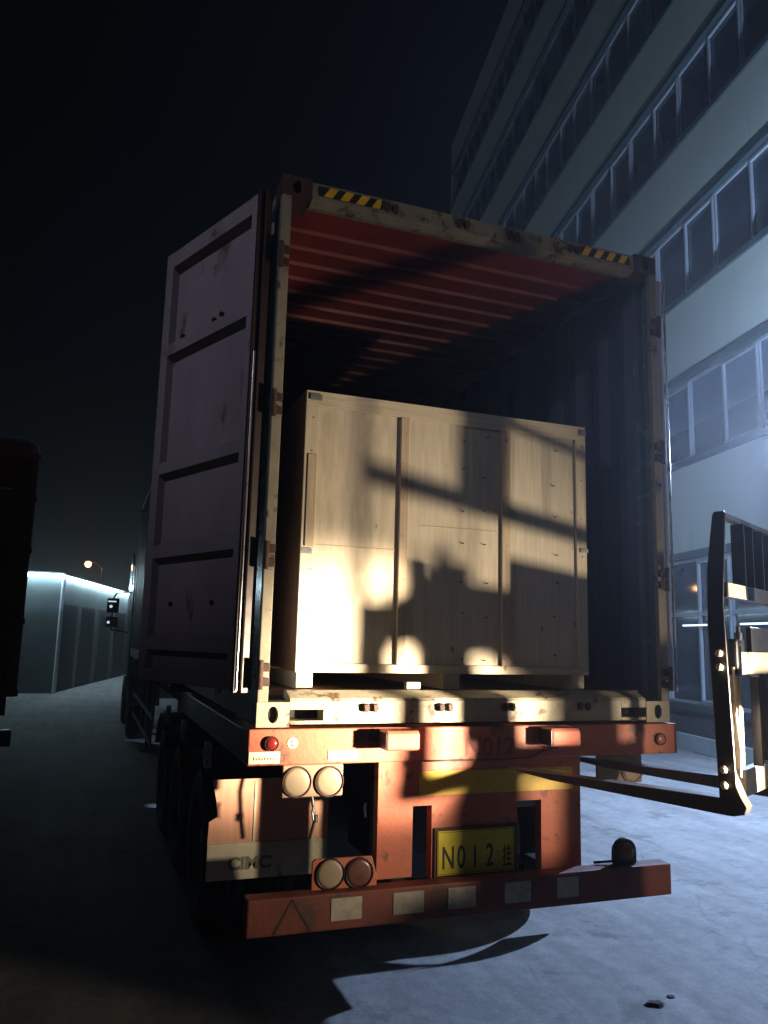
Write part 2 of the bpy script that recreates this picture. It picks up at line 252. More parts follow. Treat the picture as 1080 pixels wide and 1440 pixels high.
# ================================================================== OFFICE BUILDING (right)
phi = R(11.45); bd = Vector((math.sin(phi), math.cos(phi))); bn = Vector((math.cos(phi), -math.sin(phi)))
bo = Vector((CP.x, CP.y))+bn*8.0          # wall line; local x = outward-from-camera depth, local y = along the wall
def office():
    rz = -phi
    B = thing("office_building", "tall pale office block with long ribbon windows rising behind the container", "building", (bo.x, bo.y, 0), rz)
    inv = WM[B.name]
    def bx(name, mt, boxes, bev=0): 
        m = MB()
        for q in boxes: m.box(*q)
        return m.build(name, mt, B, bevel=bev, local=True)
    Y0, Y1 = 0.7, 33.4
    sills = [5.45+3.33*k for k in range(6)]; H = 1.62
    core = []
    bx("core_wall", 'plinth', [(0.45, 14, Y0+.05, Y1-.05, 0.02, 25.2)])
    z = 3.55
    for i, s in enumerate(sills): bx("spandrel_wall", 'wall', [(0.0, 0.45, Y0, Y1, z+.14, s-.12)]); z = s+H
    bx("parapet", 'wall', [(0.0, 0.45, Y0, Y1, z+.14, 25.4)])
    for k, s in enumerate([0.85]+sills):
        top = 3.55 if k == 0 else s+H
        bx("sill_trim", 'trim', [(-0.05, 0.45, Y0, Y1, s-.12, s)]); bx("head_shade_strip", 'trim', [(-0.02, 0.45, Y0, Y1, top, top+.14)])  # dark strip over each row is the window heads' shadow line
    bx("plinth", 'plinth', [(0.0, 0.45, Y0, Y1, 0.30, 0.73)])
    bx("end_wall", 'wall', [(0.01, 13.9, Y1, Y1+.3, 0, 25.4), (0.01, 13.9, Y0-.3, Y0, 0, 25.4)])
    kb = MB(); kb.prism([(-1.25,0),(0.45,0),(0.45,0.30),(-0.02,0.30),(-0.02,0.27),(-1.1,0.10),(-1.25,0.10)][0:2]+[(0.45,0.30),(-0.06,0.30)], Y0, Y1, 'XZ')
    kb = MB(); kb.box(-0.06, 0.45, Y0, Y1, 0, 0.30); kb.build("kerb_wall", 'kerb', B, bevel=0.01, local=True)
    # window units: one mesh per kind, copied
    P = 1.08; n = int((Y1-Y0)/P)
    def unit(h, sash, transom=None, sheen=False):
        m = MB(); w = P
        m.box(0.10,0.19,0,0.045,0,h); m.box(0.10,0.19,0.0451,w,0,0.05); m.box(0.10,0.19,0.0451,w,h-.05,h)
        if sash:
            m.box(0.075,0.13,0.05,0.095,0.052,h-.052); m.box(0.075,0.13,w-.05,w-.006,0.052,h-.052); m.box(0.075,0.13,0.096,w-.051,h-.1,h-.052); m.box(0.075,0.13,0.096,w-.051,0.052,0.1)
        if transom: m.box(0.09,0.19,0.046,w-.001,transom-.04,transom+.04)
        fr = m.build("window", 'alu', B, local=True)
        p = MB(); p.box(0.14,0.15,0.046,w,0.05,h-.05)
        pn = p.build("pane", 'sheen' if sheen == 2 else 'glass', fr, local=True)
        ch = [pn]
        if sheen == 1:
            q = MB(); q.box(0.134,0.139,0.05,w-.005,h*.42,h-.055); ch.append(q.build("upper_pane_sheen", 'sheen', fr, local=True))  # lighter upper glass stands in for a reflection along this row
        return fr, ch
    kinds = {}; wr = random.Random(11)
    cand = []
    for k, s in enumerate([0.85]+sills):
        h = 2.70 if k == 0 else H
        for i in range(n):
            y = Y0+0.24+i*P-0.24+0.02
            cand.append((k, i, y, s, h))
    def vis(c): return 9.4 < c[2] < 33
    def dist(c): return math.hypot(c[2], c[3])
    near = sorted([c for c in cand if vis(c) and not (c[0] == 0 and c[2] > 16) and not (c[0] == 1 and c[2] > 17) and not (c[0] == 2 and c[2] > 19)], key=dist)[:100]
    ns = set((c[0], c[1]) for c in near)
    rest = MB()
    for c in cand:
        k, i, y, s, h = c
        if (k, i) in ns:
            key = (h, (i+k) % 2, 1 if k == 1 else (0 if k == 0 else 0))
            if key not in kinds: kinds[key] = unit(h, key[1], 1.66 if k == 0 else None, key[2]); fr, ch = kinds[key]; fr.location = (0, y, s)
            else:
                fr0, ch0 = kinds[key]; fr = fr0.copy(); C.objects.link(fr); fr.location = (0, y, s)
                for c0 in ch0:
                    cc = c0.copy(); C.objects.link(cc); cc.parent = fr
                    if wr.random() < .35: cc.data = cc.data.copy(); cc.data.materials[0] = MT['glass_b' if wr.random() < .6 else 'blind']
        else:
            rest.cur = 0
            rest.box(0.10,0.19,y,y+0.045,s,s+h); rest.box(0.10,0.19,y+.0451,y+P,s,s+.05); rest.box(0.10,0.19,y+.0451,y+P,s+h-.05,s+h)
            rest.cur = 1; rest.box(0.14,0.15,y+.046,y+P,s+.05,s+h-.05)
    o = rest.build("window_rows", ['alu','glass'], B, local=True); struct(o, "stuff")
    # LED strip's reflection in the ground floor glass, modelled as two glowing bars
    for (y0, y1, g) in ((12.95, 14.2, "left"), (11.3, 12.35, "right")):
        m = MB(); m.cyl((0.06, y0, 2.30), (0.06, y1, 2.30), 0.016, n=10); m.cur = 1; m.box(0.07,0.1,y0-.03,y1+.03,2.28,2.32)
        o = m.build("strip_reflection", ['tube','alu'], None, tf=WM[B.name]); WM[o.name] = Matrix()
        tag(o, "thin white strip reflection, modelled as a glowing bar across the ground floor window, the one " + ("beside the container post" if g == "left" else "behind the forklift backrest"), "strip reflection", "strip reflections at the ground floor windows")
    return B
office()

# flood light on a pole, outside the frame to the right
def flood():
    x, y, z = 6.1, 2.95, 4.35
    T = thing("flood_light", "cold white floodlight on a slim pole in front of the office block", "flood light", (x+.5, y+.15, 0))
    m = MB(); m.cyl((x+.5,y+.15,0),(x+.5,y+.15,z+.1),0.05,0.035,12); m.build("pole",'alu',T)
    m = MB(); m.tube([(x+.5,y+.15,z+.05),(x+.12,y+.03,z+.05)],0.02); m.build("arm",'alu',T)
    m = MB(); m.box(x+.05,x+.16,y-.16,y+.2,z-.12,z+.12); m.build("housing",'black',T,bevel=0.01)
    m = MB(); m.box(x+.04,x+.049,y-.14,y+.18,z-.1,z+.1); m.build("lens",'floodg',T)
    l = bpy.data.lights.new("flood_lamp",'POINT'); l.energy = FLOOD_P; l.color = (0.45,0.62,1.0); l.shadow_soft_size = 0.05
    o = bpy.data.objects.new("flood_lamp", l); C.objects.link(o); o.location = (-.54,-.15,z); o.parent = T
flood()

# ================================================================== SHIPPING CONTAINER
ZB = 1.45; CH = 2.896; ZT = ZB+CH
def container():
    T = thing("shipping_container", "open high cube shipping container with red ceiling, its doors swung back, on the trailer", "container", (0,0,ZB))
    L = 12.19
    def corr_y(y0, y1, pitch, a, d):      # trapezoid wave along Y: (y, depth)
        p = []; y = y0
        while y < y1-.01:
            for fy, dd in ((0,0),(.25,0),(.5,d),(.75,d)):
                yy = y+fy*pitch
                if yy < y1: p.append((yy, dd))
            y += pitch
        p.append((y1, p[-1][1])); return p
    for s in (-1,1):
        pr = corr_y(0.13, L-.13, .278, 0, .036)
        m = MB(); n = len(pr)
        # outer and inner skins with separate materials
        xo = [s*(1.205-d) for _, d in pr]; xi = [s*(1.205-d-.004) for _, d in pr]
        m.cur = 0; vs = []
        for i, (y, _) in enumerate(pr): vs += [(xo[i], y, ZB+.15), (xo[i], y, ZT-.08)]
        m.add(vs, [(2*i,2*i+2,2*i+3,2*i+1) for i in range(n-1)])
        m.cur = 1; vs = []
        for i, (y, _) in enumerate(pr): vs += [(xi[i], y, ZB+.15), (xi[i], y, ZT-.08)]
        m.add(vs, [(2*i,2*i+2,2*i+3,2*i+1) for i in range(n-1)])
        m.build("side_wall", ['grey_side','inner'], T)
        m = MB(); m.box(*sorted((s*1.219,s*1.15)), .18, L-.18, ZB+.012, ZB+.16); m.build("bottom_rail",'grey_side',T,bevel=.005)
        m = MB(); m.box(*sorted((s*1.217,s*1.155)), .18, L-.18, ZT-.08, ZT-.02); m.build("top_rail",'grey_side',T,bevel=.005)
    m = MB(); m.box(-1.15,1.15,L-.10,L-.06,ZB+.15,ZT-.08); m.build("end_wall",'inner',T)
    # roof with transverse ribs
    pr = []; y = .32
    while y < L-.4: pr += [(y,0),(y+.150,0),(y+.160,.021),(y+.190,.021)]; y += .209
    pr.append((y,0)); m = MB(); vs = []
    z0 = ZT-.035
    for (y, d) in pr: vs += [(-1.16, y, z0-d), (1.16, y, z0-d), (-1.16, y, z0-d+.004), (1.16, y, z0-d+.004)]
    n = len(pr)
    m.add(vs, [(4*i,4*i+1,4*i+5,4*i+4) for i in range(n-1)]+[(4*i+2,4*i+6,4*i+7,4*i+3) for i in range(n-1)])
    m.box(-1.16,1.16,.10,.32,z0-.004,z0)
    for i in range(9): m.box(-1.155,1.155,.53+i*1.254-.02,.53+i*1.254+.02,z0-.031,z0-.0225) if False else None
    m.build("roof",'oxide',T)
    # floor
    m = MB(); m.box(-1.15,1.15,.15,L-.1,ZB+.14,ZB+.17); m.build("floor_deck",'floorw',T)
    m = MB()
    for i in range(18): m.box(-1.149,1.149,.7+i*.62,.78+i*.62,ZB+.02,ZB+.139)
    m.build("cross_members",'grey_side',T)
    # corner posts (rear pair visible)
    for s in (-1,1):
        m = MB(); X = lambda a,b: sorted((s*a,s*b))
        m.cur = 0; m.box(*X(1.2185,1.166),0.0,.035,ZB+.118,ZT-.118)       # rear flange, cream
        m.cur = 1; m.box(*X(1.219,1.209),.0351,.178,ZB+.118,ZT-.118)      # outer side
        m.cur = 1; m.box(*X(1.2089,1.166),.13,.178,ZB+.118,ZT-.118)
        m.build("corner_post",['cream_dim','post_side'],T,bevel=.004)
        for y0 in (L-.178,): 
            m = MB(); m.box(*X(1.219,1.10),y0,L,ZB+.118,ZT-.118); m.build("corner_post",'grey_side',T,bevel=.006)
        for (y0,y1) in ((0,.178),(L-.178,L)):
            for (z0_,z1_) in ((ZB,ZB+.118),(ZT-.118,ZT)):
                m = MB(); xa, xb = X(1.219,1.057)
                hx = (xa+xb)/2; hz = (z0_+z1_)/2
                # casting as a frame of boxes round an oval hole
                m.box(xa,xb,y0+.03,y1,z0_,z1_)
                nn = 20; oval = [(hx+.026*math.cos(2*math.pi*i/nn), hz+.040*math.sin(2*math.pi*i/nn)) for i in range(nn)]
                sq = []
                for i in range(nn):
                    a = 2*math.pi*i/nn; c_, s_ = math.cos(a), math.sin(a); k = min((xb-xa)/2/max(abs(c_),1e-6), (z1_-z0_)/2/max(abs(s_),1e-6)); sq.append((hx+c_*k, hz+s_*k))
                if y0 == 0:
                    vs = [(x_,y0,z_) for x_,z_ in oval]+[(x_,y0,z_) for x_,z_ in sq]+[(x_,y0+.03,z_) for x_,z_ in sq]+[(x_,y0+.03,z_) for x_,z_ in oval]
                    m.add(vs, [(i,(i+1)%nn,nn+(i+1)%nn,nn+i) for i in range(nn)]+[(nn+i,nn+(i+1)%nn,2*nn+(i+1)%nn,2*nn+i) for i in range(nn)]+[(i,(i+1)%nn,3*nn+(i+1)%nn,3*nn+i) for i in range(nn)])
                    m.cur = 1; m.add([(x_,y0+.0285,z_) for x_,z_ in oval],[tuple(range(nn))])
                else: m.box(xa,xb,y0,y0+.0301,z0_,z1_)
                m.build("corner_casting",[('cream' if z0_ < 3 else 'rust'),'blackhole'],T)
        for z in (3.87, 3.06, 2.28, 1.70):
            m = MB()
            m.box(*X(1.222,1.168),-.022,.0,z-.055,z-.015); m.box(*X(1.222,1.168),-.022,.0,z+.015,z+.055); m.cyl((s*1.215,-.025,z-.07),(s*1.215,-.025,z+.07),.014,n=10)
            m.build("hinge_lug",'rust',T,bevel=.003)
    # header
    m = MB(); m.prism([(0.004,ZT-.115),(0.06,ZT-.13),(0.12,ZT-.115),(.12,ZT-.02),(0.004,ZT-.012)],-1.057,1.057,'YZ'); hd = m.build("header",'cream_dim',T,bevel=.004)
    for (x0, nst) in ((-1.02,4),(.66,4)):
        m = MB(); w = .37 if x0 < 0 else .36; m.box(x0,x0+w,-.0005,.0035,ZT-.085,ZT-.028); m.cur = 1
        for i in range(nst):
            a = x0+i*w/nst+(.03 if x0 < 0 else .0); ww = w/nst*.52; sh = .035
            pts = [(a, ZT-.0845),(a+ww, ZT-.0845),(min(a+ww+sh,x0+w),ZT-.0285),(a+sh,ZT-.0285)]
            m.prism(pts,-.0025,-.0006,'XZ')
        m.build("hazard_tape",['textb','hazy'],hd)
    for x in (-.60,-.155,.18,.60):
        m = MB()
        for dx in (-.035,.015): m.prism([(x+dx,ZT-.085),(x+dx+.022,ZT-.095),(x+dx+.028,ZT-.06),(x+dx+.018,ZT-.04),(x+dx-.004,ZT-.05)],-.022,.004,'XZ')
        m.build("cam_keeper",'rust',hd,bevel=.002)
    # sill with two pockets
    m = MB(); z0, z1 = ZB+.0, ZB+.125
    a0, a1 = -1.062, -.89
    m.box(-.885,.885,.004,.11,z0+.012,z1)
    for s in (-1,1):
        X = lambda a,b: sorted((s*a,s*b))
        m.box(*X(1.057,.885),.004,.11,z0+.082,z1); m.box(*X(1.057,.885),.004,.11,z0+.012,z0+.030)
    m.prism([(.004,z1+.0005),(.15,z1+.0005),(.15,z1+.045),(.10,z1+.045),(.012,z1+.012)],-1.0565,1.0565,'YZ')
    sl = m.build("door_sill",'cream',T,bevel=.003)
    for s in (-1,1): m = MB(); m.box(*sorted((s*1.057,s*.885)),.111,.12,z0+.03,z0+.082); m.build("pocket_back",'blackhole',T)
    for x in (-.645,-.23,.14,.62):
        m = MB()
        for dx in (-.03,.02): m.prism([(x+dx,z0+.075),(x+dx+.014,z0+.068),(x+dx+.026,z0+.085),(x+dx+.02,z0+.112),(x+dx-.004,z0+.105)],-.022,.004,'XZ')
        m.build("cam_keeper",'rust',sl,bevel=.002)
    # ---- left door, swung well open, seen from its inner side. local frame: u along the door, w outward (towards camera side)
    th = R(22.3); du = Vector((-math.sin(th), math.cos(th))); dw = Vector((-math.cos(th), -math.sin(th)))
    def door(hx, hy, du, dw, nm, seen):
        tf = Matrix(((du.x, dw.x, 0, hx),(du.y, dw.y, 0, hy),(0,0,1,0),(0,0,0,1)))
        z0, z1, w = 1.62, 4.235, 1.065
        ribs = (4.14, 3.56, 2.82, 2.32, 1.80)
        prof = [(z1-.02, .0)]
        for rz_ in ribs:
            prof += [(rz_+.085,0.0),(rz_+.065,.045),(rz_-.005,.045),(rz_-.04,0.0)]
        prof = [p for p in prof if p[0] < z1] ; prof.append((z0+.02,0))
        if prof[0][0] < prof[1][0]: prof = prof[1:]
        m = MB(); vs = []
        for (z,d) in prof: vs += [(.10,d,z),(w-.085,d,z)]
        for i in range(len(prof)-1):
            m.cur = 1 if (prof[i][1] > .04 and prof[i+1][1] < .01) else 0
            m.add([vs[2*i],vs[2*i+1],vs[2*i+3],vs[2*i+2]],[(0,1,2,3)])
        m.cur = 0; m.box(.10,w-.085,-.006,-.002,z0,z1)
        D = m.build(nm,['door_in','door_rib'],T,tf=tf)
        m = MB(); m.box(.035,.0999,-.012,.048,z0,z1); m.build("door_stile",'door_in',D,bevel=.004,tf=tf)
        m = MB(); m.box(w-.0849,w,-.012,.048,z0,z1); m.build("door_stile",'door_in',D,bevel=.004,tf=tf)
        for (za,zb) in ((z1-.07,z1-.001),(z0+.001,z0+.07)):
            m = MB(); m.box(.1001,w-.0851,-.012,.046,za,zb); m.build("door_rail",'door_in',D,bevel=.004,tf=tf)
        if not seen:
            m = MB(); m.cyl((-.004,.035,z0),(-.004,.035,z1),.008,n=10); m.build("edge_trim",'chrome',D,tf=tf); return D
        m = MB(); m.box(.012,.034,-.01,.058,z0-.01,z1+.01); m.build("door_gasket",'gasket',D,bevel=.003,tf=tf)
        m = MB(); m.box(-.012,.004,-.01,.03,z0-.01,z1+.01); m.build("door_gasket",'gasket',D,bevel=.003,tf=tf)
        m = MB(); m.cyl((.008,.045,z0),(.008,.045,z1-.9),.006,n=8); m.build("hinge_side_trim",'chrome',D,tf=tf)
        for x_ in (.33,.85):
            m = MB(); m.cyl((x_,-.05,z0-.03),(x_,-.05,z1+.03),.017,n=12); m.build("locking_rod",'chrome',D,tf=tf)
            m = MB(); m.box(x_-.06,x_+.06,-.07,-.0061,2.75,2.83); m.build("rod_bracket",'chrome',D,tf=tf)
        m = MB(); m.box(w+.0,w+.06,-.06,.0,2.75,2.86); m.build("rod_handle",'door_in',D,bevel=.004,tf=tf)
        m = MB()
        for (x_,z_) in ((.86,3.66),(.5,3.66),(.42,3.67),(.45,2.37),(.53,2.37),(.86,2.39),(.8,2.05),(.35,2.05),(.86,4.17),(.42,4.18)):
            m.cyl((x_,-.001,z_),(x_,.012 if z_ not in (3.66,3.67) else .02,z_),.014,n=10)
        m.build("rivet",'black',D,tf=tf)
        return D
    door(-1.275,.035,du,dw,"left_door" if False else "cargo_door",True)
    t2 = R(4); door(1.262,.03,Vector((math.sin(t2),math.cos(t2))),Vector((math.cos(t2),-math.sin(t2))),"cargo_door",False)
    return T
container()

# ================================================================== WOODEN CRATE
def crate():
    x0,x1,y0,y1,z0,z1 = -.995,.785,.17,3.3,1.705,3.215
    T = thing("wooden_crate", "large pale plywood crate with battens standing just inside the open container", "crate", (-.1,1.7,1.62))
    for (a,b,mt) in ((x0+.012,-.412,'ply_b'),(-.4118,.2318,'ply'),(.232,x1-.012,'ply_c')):
        m = MB(); m.box(a,b,y0+.02,y0+.032,z0+.01,z1-.01); m.build("front_panel",mt,T)
    m = MB(); m.box(x0+.001,x0+.0115,y0+.032,y1,z0+.01,z1-.005); m.build("side_panel",'ply_side',T)
    m = MB(); m.box(x1-.0115,x1-.001,y0+.032,y1,z0+.01,z1-.005); m.build("side_panel",'ply_side',T)
    m = MB(); m.box(x0+.001,x1-.001,y0+.033,y1,z1-.0045,z1+.006); m.build("top_panel",'ply_side',T)
    m = MB(); m.box(x0+.012,x1-.012,y1-.03,y1-.02,z0+.01,z1-.01); m.build("back_panel",'ply_side',T)
    def bt(a,b,c,d,mt='batten',y=.0,t=.02):
        q = MB(); q.box(a,b,y0+y,y0+y+t,c,d); q.build("batten",mt,T,bevel=.002)
    bt(x0,x1,z1-.085,z1,'batten_h')                         # top rail
    bt(x0,x1,z0,z0+.045,'batten_h')                         # foot rail
    bt(x0,x0+.075,z0+.0455,z1-.0855); bt(x1-.07,x1,z0+.0455,z1-.0855)
    for (a,w) in ((-.438,.048),(.205,.052)):
        bt(a,a+w,z0+.0455,z1-.0855,'batten_d',-.004,.0238)
    # plywood sheet seams and a slightly proud patch at the left edge
    q = MB(); q.box(x0+.0755,-.4385,y0+.0150,y0+.0198,2.372,2.376); q.box(-.30,.2,y0+.015,y0+.0198,2.52,2.523); q.build("sheet_seam",'batten_d',T)
    q = MB(); q.box(x0+.02,x0+.07,y0-.008,y0-.0005,2.36,2.86); q.build("splice_batten",'batten_d',T,bevel=.002)
    # metal corner clips
    for (a,b,c,d) in ((x0+.02,x0+.085,z1-.055,z1-.02),(x1-.045,x1-.002,z1-.06,z1-.025),(x0-.002,x0+.06,2.32,2.35),(x1-.05,x1+.002,2.43,2.455)):
        q = MB(); q.box(a,b,y0-.0115,y0-.0085,c,d); q.cyl((a+.012,y0-.014,(c+d)/2),(a+.012,y0-.0114,(c+d)/2),.004,n=8); q.cyl((b-.012,y0-.014,(c+d)/2),(b-.012,y0-.0114,(c+d)/2),.004,n=8)
        q.build("corner_clip",'clip',T)
    for (a,b) in ((x0+.012,x0+.10),(-.15,-.05),(x1-.11,x1-.02)):
        q = MB(); q.box(a,b,y0+.02,y1,1.6205,z0-.0005); q.build("skid",'batten',T,bevel=.003)
    # nails
    q = MB(); rr = random.Random(5)
    for xx in (-.945,-.415,.23,.75,.57,-.05,.1):
        for k in range(7):
            z = z0+.1+k*.21+rr.uniform(-.03,.03); xj = xx+rr.uniform(-.012,.012); q = MB(); q.cyl((xj,y0-.0055,z),(xj,y0+.021,z),.003,n=6); q.build("nail",'rust',T)
crate()
# loose packing strip on the container floor beside the skid
m = MB(); m.box(-.38,-.30,.155,.20,1.6205,1.66); tag(m.build("wood_block",'batten',bevel=.003), "small pale wood block on the container floor under the crate's front edge", "wood block")

# ================================================================== SEMI-TRAILER
def trailer():
    T = thing("semi_trailer", "red skeletal semi-trailer with yellow plate carrying the container", "trailer", (0,0,0))
    def part(name, mt, boxes, bev=.004, par=None):
        m = MB()
        for q in boxes: m.box(*q)
        return m.build(name, mt, par or T, bevel=bev)
    beam = part("rear_beam",'red',[(-1.255,1.25,-.02,.14,1.275,1.444)],.006)
    text("beam_lettering","N012",.125,'textr',beam,facing(-.12,-.0205,1.30),.003,1.05)
    for (a,c,w,h) in ((-1.25,1.285,.15,.055),(-.86,1.292,.155,.045)):
        st = part("reflective_sticker",'sticker',[(a,a+w,-.0235,-.0206,c,c+h)],0,beam)
        q = MB(); rr = random.Random(int(a*100))
        for i in range(9): xx = a+.02+i*w*.09; q.box(xx,xx+.006,-.0245,-.0236,c+.018,c+.018+rr.uniform(.006,.014))
        q.build("sticker_print",'textg',st)
    q = MB(); q.cyl((-1.04,-.0206,1.378),(-1.04,-.0235,1.378),.026,n=28); rs = q.build("round_sticker",'sticker',beam)
    # mark on the round sticker: C C C strokes
    q = MB()
    for cx, rr_ in ((-1.043,.013),(-1.034,.013)):
        for i in range(10):
            a = R(60+i*24); b = R(60+(i+1)*24); q.add([(cx+math.cos(t)*r_,-.0245,1.378+math.sin(t)*r_) for t,r_ in ((a,rr_),(b,rr_),(b,rr_-.004),(a,rr_-.004))],[(0,1,2,3)])
    q.box(-1.026,-1.016,-.0245,-.0237,1.388,1.391); q.box(-1.026,-1.018,-.0245,-.0237,1.366,1.369)
    q.build("sticker_print",'textb',rs)
    def lens(x,y,z,r,mt,name="lamp_lens",par=None,bez='black'):
        fl = 1 if r < .04 else .42
        m = MB(); m.lathe([(-.002,r*1.09),(-.012*fl-.004,r*1.07),(-.012*fl-.004,r*.99),(-.002,r*.97)],(x,y,z),'Y',28); rim_ = m.build("lamp_rim",bez,par or T)
        m = MB(); m.lathe([(0,r*.965),(-.012*fl,r*.93),(-.018*fl,r*.75),(-.021*fl,r*.35),(-.0215*fl,.0005)],(x,y,z),'Y',28); m.build(name,mt,par or T)
    lens(-1.145,-.02,1.378,.032,'redlens',"marker_lens",beam,'rust'); lens(1.125,-.02,1.358,.032,'amberlens',"marker_lens",beam,'rust')
    for x in (-.60,.335):
        m = MB(); m.prism([(-.145,1.352),(-.145,1.425),(-.125,1.438),(-.0206,1.438),(-.0206,1.345),(-.13,1.345)],x,x+.175,'YZ'); m.build("bump_stop",'dusty_red',T,bevel=.008)
        m = MB(); m.box(x-.004,x-.0005,-.14,-.021,1.35,1.43); m.build("stop_shade_face",'black',T)  # shade on the stop's left side, set in as a thin black sheet
    # dangling wire
    m = MB(); m.tube([(-.35,-.026,1.276),(-.1,-.027,1.273),(.10,-.028,1.272),(.27,-.028,1.277),(.33,-.035,1.305),(.40,-.045,1.327)],.0045,6); m.tube([(.36,-.045,1.335),(.42,-.05,1.325),(.45,-.03,1.342)],.004,6); m.build("dangling_wire",'black',T)
    # upper lamp plates hanging under the beam
    for x0, lm in ((-1.082,'creamlens'),(.70,'plateback')):
        m = MB(); w = .306; m.box(x0,x0+w,-.012,.004,1.122,1.274); pl = m.build("lamp_plate",'plateback',T,bevel=.018,seg=4)
        lens(x0+.072,-.012,1.195,.068,lm,par=pl,bez=('rust' if x0 < 0 else 'plateback')); lens(x0+.234,-.012,1.192,.068,lm,par=pl,bez=('rust' if x0 < 0 else 'plateback'))
    # centre panel
    cp = part("rear_panel",'red',[(-.59,-.402,-.012,.05,.72,1.2749),(-.4019,.343,-.012,.05,1.056,1.2749),(-.297,.195,-.012,.05,.70,1.0559),(.3431,.59,-.012,.05,.70,1.2749)],.0)
    part("reflective_band",'yellow',[(-.37,.54,-.016,-.0125,1.105,1.222)],0,cp)
    pb = part("plate_bracket",'rust',[(-.285,.19,-.022,-.0125,.705,.945)],.003,cp)
    np_ = part("number_plate",'plate_y',[(-.27,.172,-.027,-.0222,.716,.93)],.003,cp)
    fz = .748
    for k, (ch, x, sz) in enumerate((("N",-.247,.155),("0",-.160,.155),("1",-.083,.155),("2",.003,.155),("挂",.100,.115))):
        text("plate_lettering",ch,sz,'textb',np_,facing(x,-.0275,fz),.0012,(.62 if ch != "挂" else .48))
    text("plate_lettering","浙",.07,'textg',np_,facing(-.13,-.0275,.858),.001,1.0) if False else None
    m = MB(); m.box(-.265,.167,-.0281,-.0271,.722,.724); m.box(-.265,.167,-.0281,-.0271,.922,.924); m.box(-.265,-.263,-.0281,-.0271,.7245,.9215); m.box(.165,.167,-.0281,-.0271,.7245,.9215); m.build("plate_border",'textb',np_)
    # sloping gusset behind the right slot
    m = MB(); m.prism([(.16,.70),(.32,.70),(.2,.84)],.12,.14,'XZ'); m.build("gusset",'rim',T)
    # bumper
    bu = part("rear_bumper",'bump_red',[(-1.245,1.088,-.13,-.03,.55,.712)],.008)
    for x,w in ((-.852,.15),(-.543,.157),(-.256,.15),(.056,.15),(.36,.13)): part("reflector_square",'reflsq',[(x,x+w,-.1335,-.1306,.592,.69)],0,bu)
    m = MB()   # outlined triangle
    A, Bq, Cq = (-1.118,.56),(-.948,.56),(-1.036,.70)
    for p, q_ in ((A,Cq),(Cq,Bq)):
        d = Vector((q_[0]-p[0],q_[1]-p[1])).normalized(); nn = Vector((-d.y,d.x))*.005
        m.prism([(p[0]+nn.x,p[1]+nn.y),(p[0]-nn.x,p[1]-nn.y),(q_[0]-nn.x,q_[1]-nn.y),(q_[0]+nn.x,q_[1]+nn.y)],-.1325,-.1306,'XZ')
    m.build("triangle_mark",'rust',bu)
    for x in (-.50,.42): part("bumper_bracket",'frame',[(x,x+.08,-.029,.3,.60,.70)],.003)
    # lower lamp cluster left
    m = MB(); m.prism([(-.935,.713),(-.61,.713),(-.61,.76),(-.637,.85),(-.92,.852),(-.935,.84)],-.075,-.06,'XZ'); lp = m.build("lamp_plate",'red',T,bevel=.004); lp["label"] = "red lower lamp plate"
    lens(-.846,-.075,.783,.066,'creamlens',par=lp,bez='black'); lens(-.701,-.075,.778,.066,'brownlens',par=lp,bez='black')
    # lower lamp right: dark rounded housing
    m = MB(); cx = .825; pts = [(cx-.072,.713),(cx+.072,.713),(cx+.072,.775)]+[(cx+.072*math.cos(R(a)),.775+.072*math.sin(R(a))) for a in range(0,181,15)][1:]
    m.prism(pts,-.09,-.05,'XZ'); lh = m.build("lamp_housing",'black',T,bevel=.01,seg=3)
    m = MB(); m.lathe([(0,.05),(-.008,.045),(-.012,.02),(-.0121,.0005)],(cx,-.0905,.775),'Y',24); m.build("lamp_lens",'brownlens',lh)
    m = MB(); m.tube([(cx-.072,-.07,.73),(cx-.14,-.05,.725),(cx-.17,-.03,.72)],.008,6); m.build("lamp_cable",'black',T)
    # longitudinal frame
    m = MB()
    for s in (-1,1):
        x = s*.45
        m.box(x-.07,x+.07,.1401,12.0,1.415,1.4395); m.box(x-.07,x+.07,.1401,12.0,1.10,1.125); m.box(x-.006,x+.006,.1401,12.0,1.1251,1.4149)
    m.build("main_rail",'frame',T)
    m = MB()
    for y in (.9,2.4,4.9,7.2,9.4,11.6): m.box(-1.16,1.16,y,y+.1,1.28,1.4)
    m.build("cross_beam",'frame',T)
    for s in (-1,1):
        m = MB(); xa,xb = sorted((s*1.25,s*1.165)); m.box(xa,xb,.1405,2.55,1.27,1.43); m.build("side_rail",'frame',T,bevel=.006)
        m = MB(); xa,xb = sorted((s*1.255,s*1.235)); m.box(xa,xb,5.6,9.6,.62,.66) ; m.box(xa,xb,5.6,9.6,.92,.96)
        for y in (5.7,7.6,9.5): m.box(xa+.001,xb-.001,y,y+.05,.661,1.40)
        m.build("side_guard",'rim',T)
        # landing gear
        m = MB(); m.box(s*.95-.06,s*.95+.06,9.9,10.02,.35,1.3); m.box(s*.95-.045,s*.95+.045,9.915,10.005,.02,.36); m.box(s*.95-.12,s*.95+.12,9.85,10.07,.0,.03); m.build("landing_leg",'frame',T)
    part("under_box",'frame',[(-.38,.38,.7,1.1,.62,1.09)],.01)
    part("under_light_block",'frame',[(-.52,.52,1.25,4.9,.30,1.09)],.03)  # solid block added to stop light passing under the trailer
    part("air_tank",'frame',[(-.60,.60,5.4,9.2,.45,1.09)],.05)
    # axles
    for y in (1.67,2.98,4.29): m = MB(); m.cyl((-1.0,y,.52),(1.0,y,.52),.07,n=12); m.build("axle",'frame',T)
    # tyres
    R0 = .52
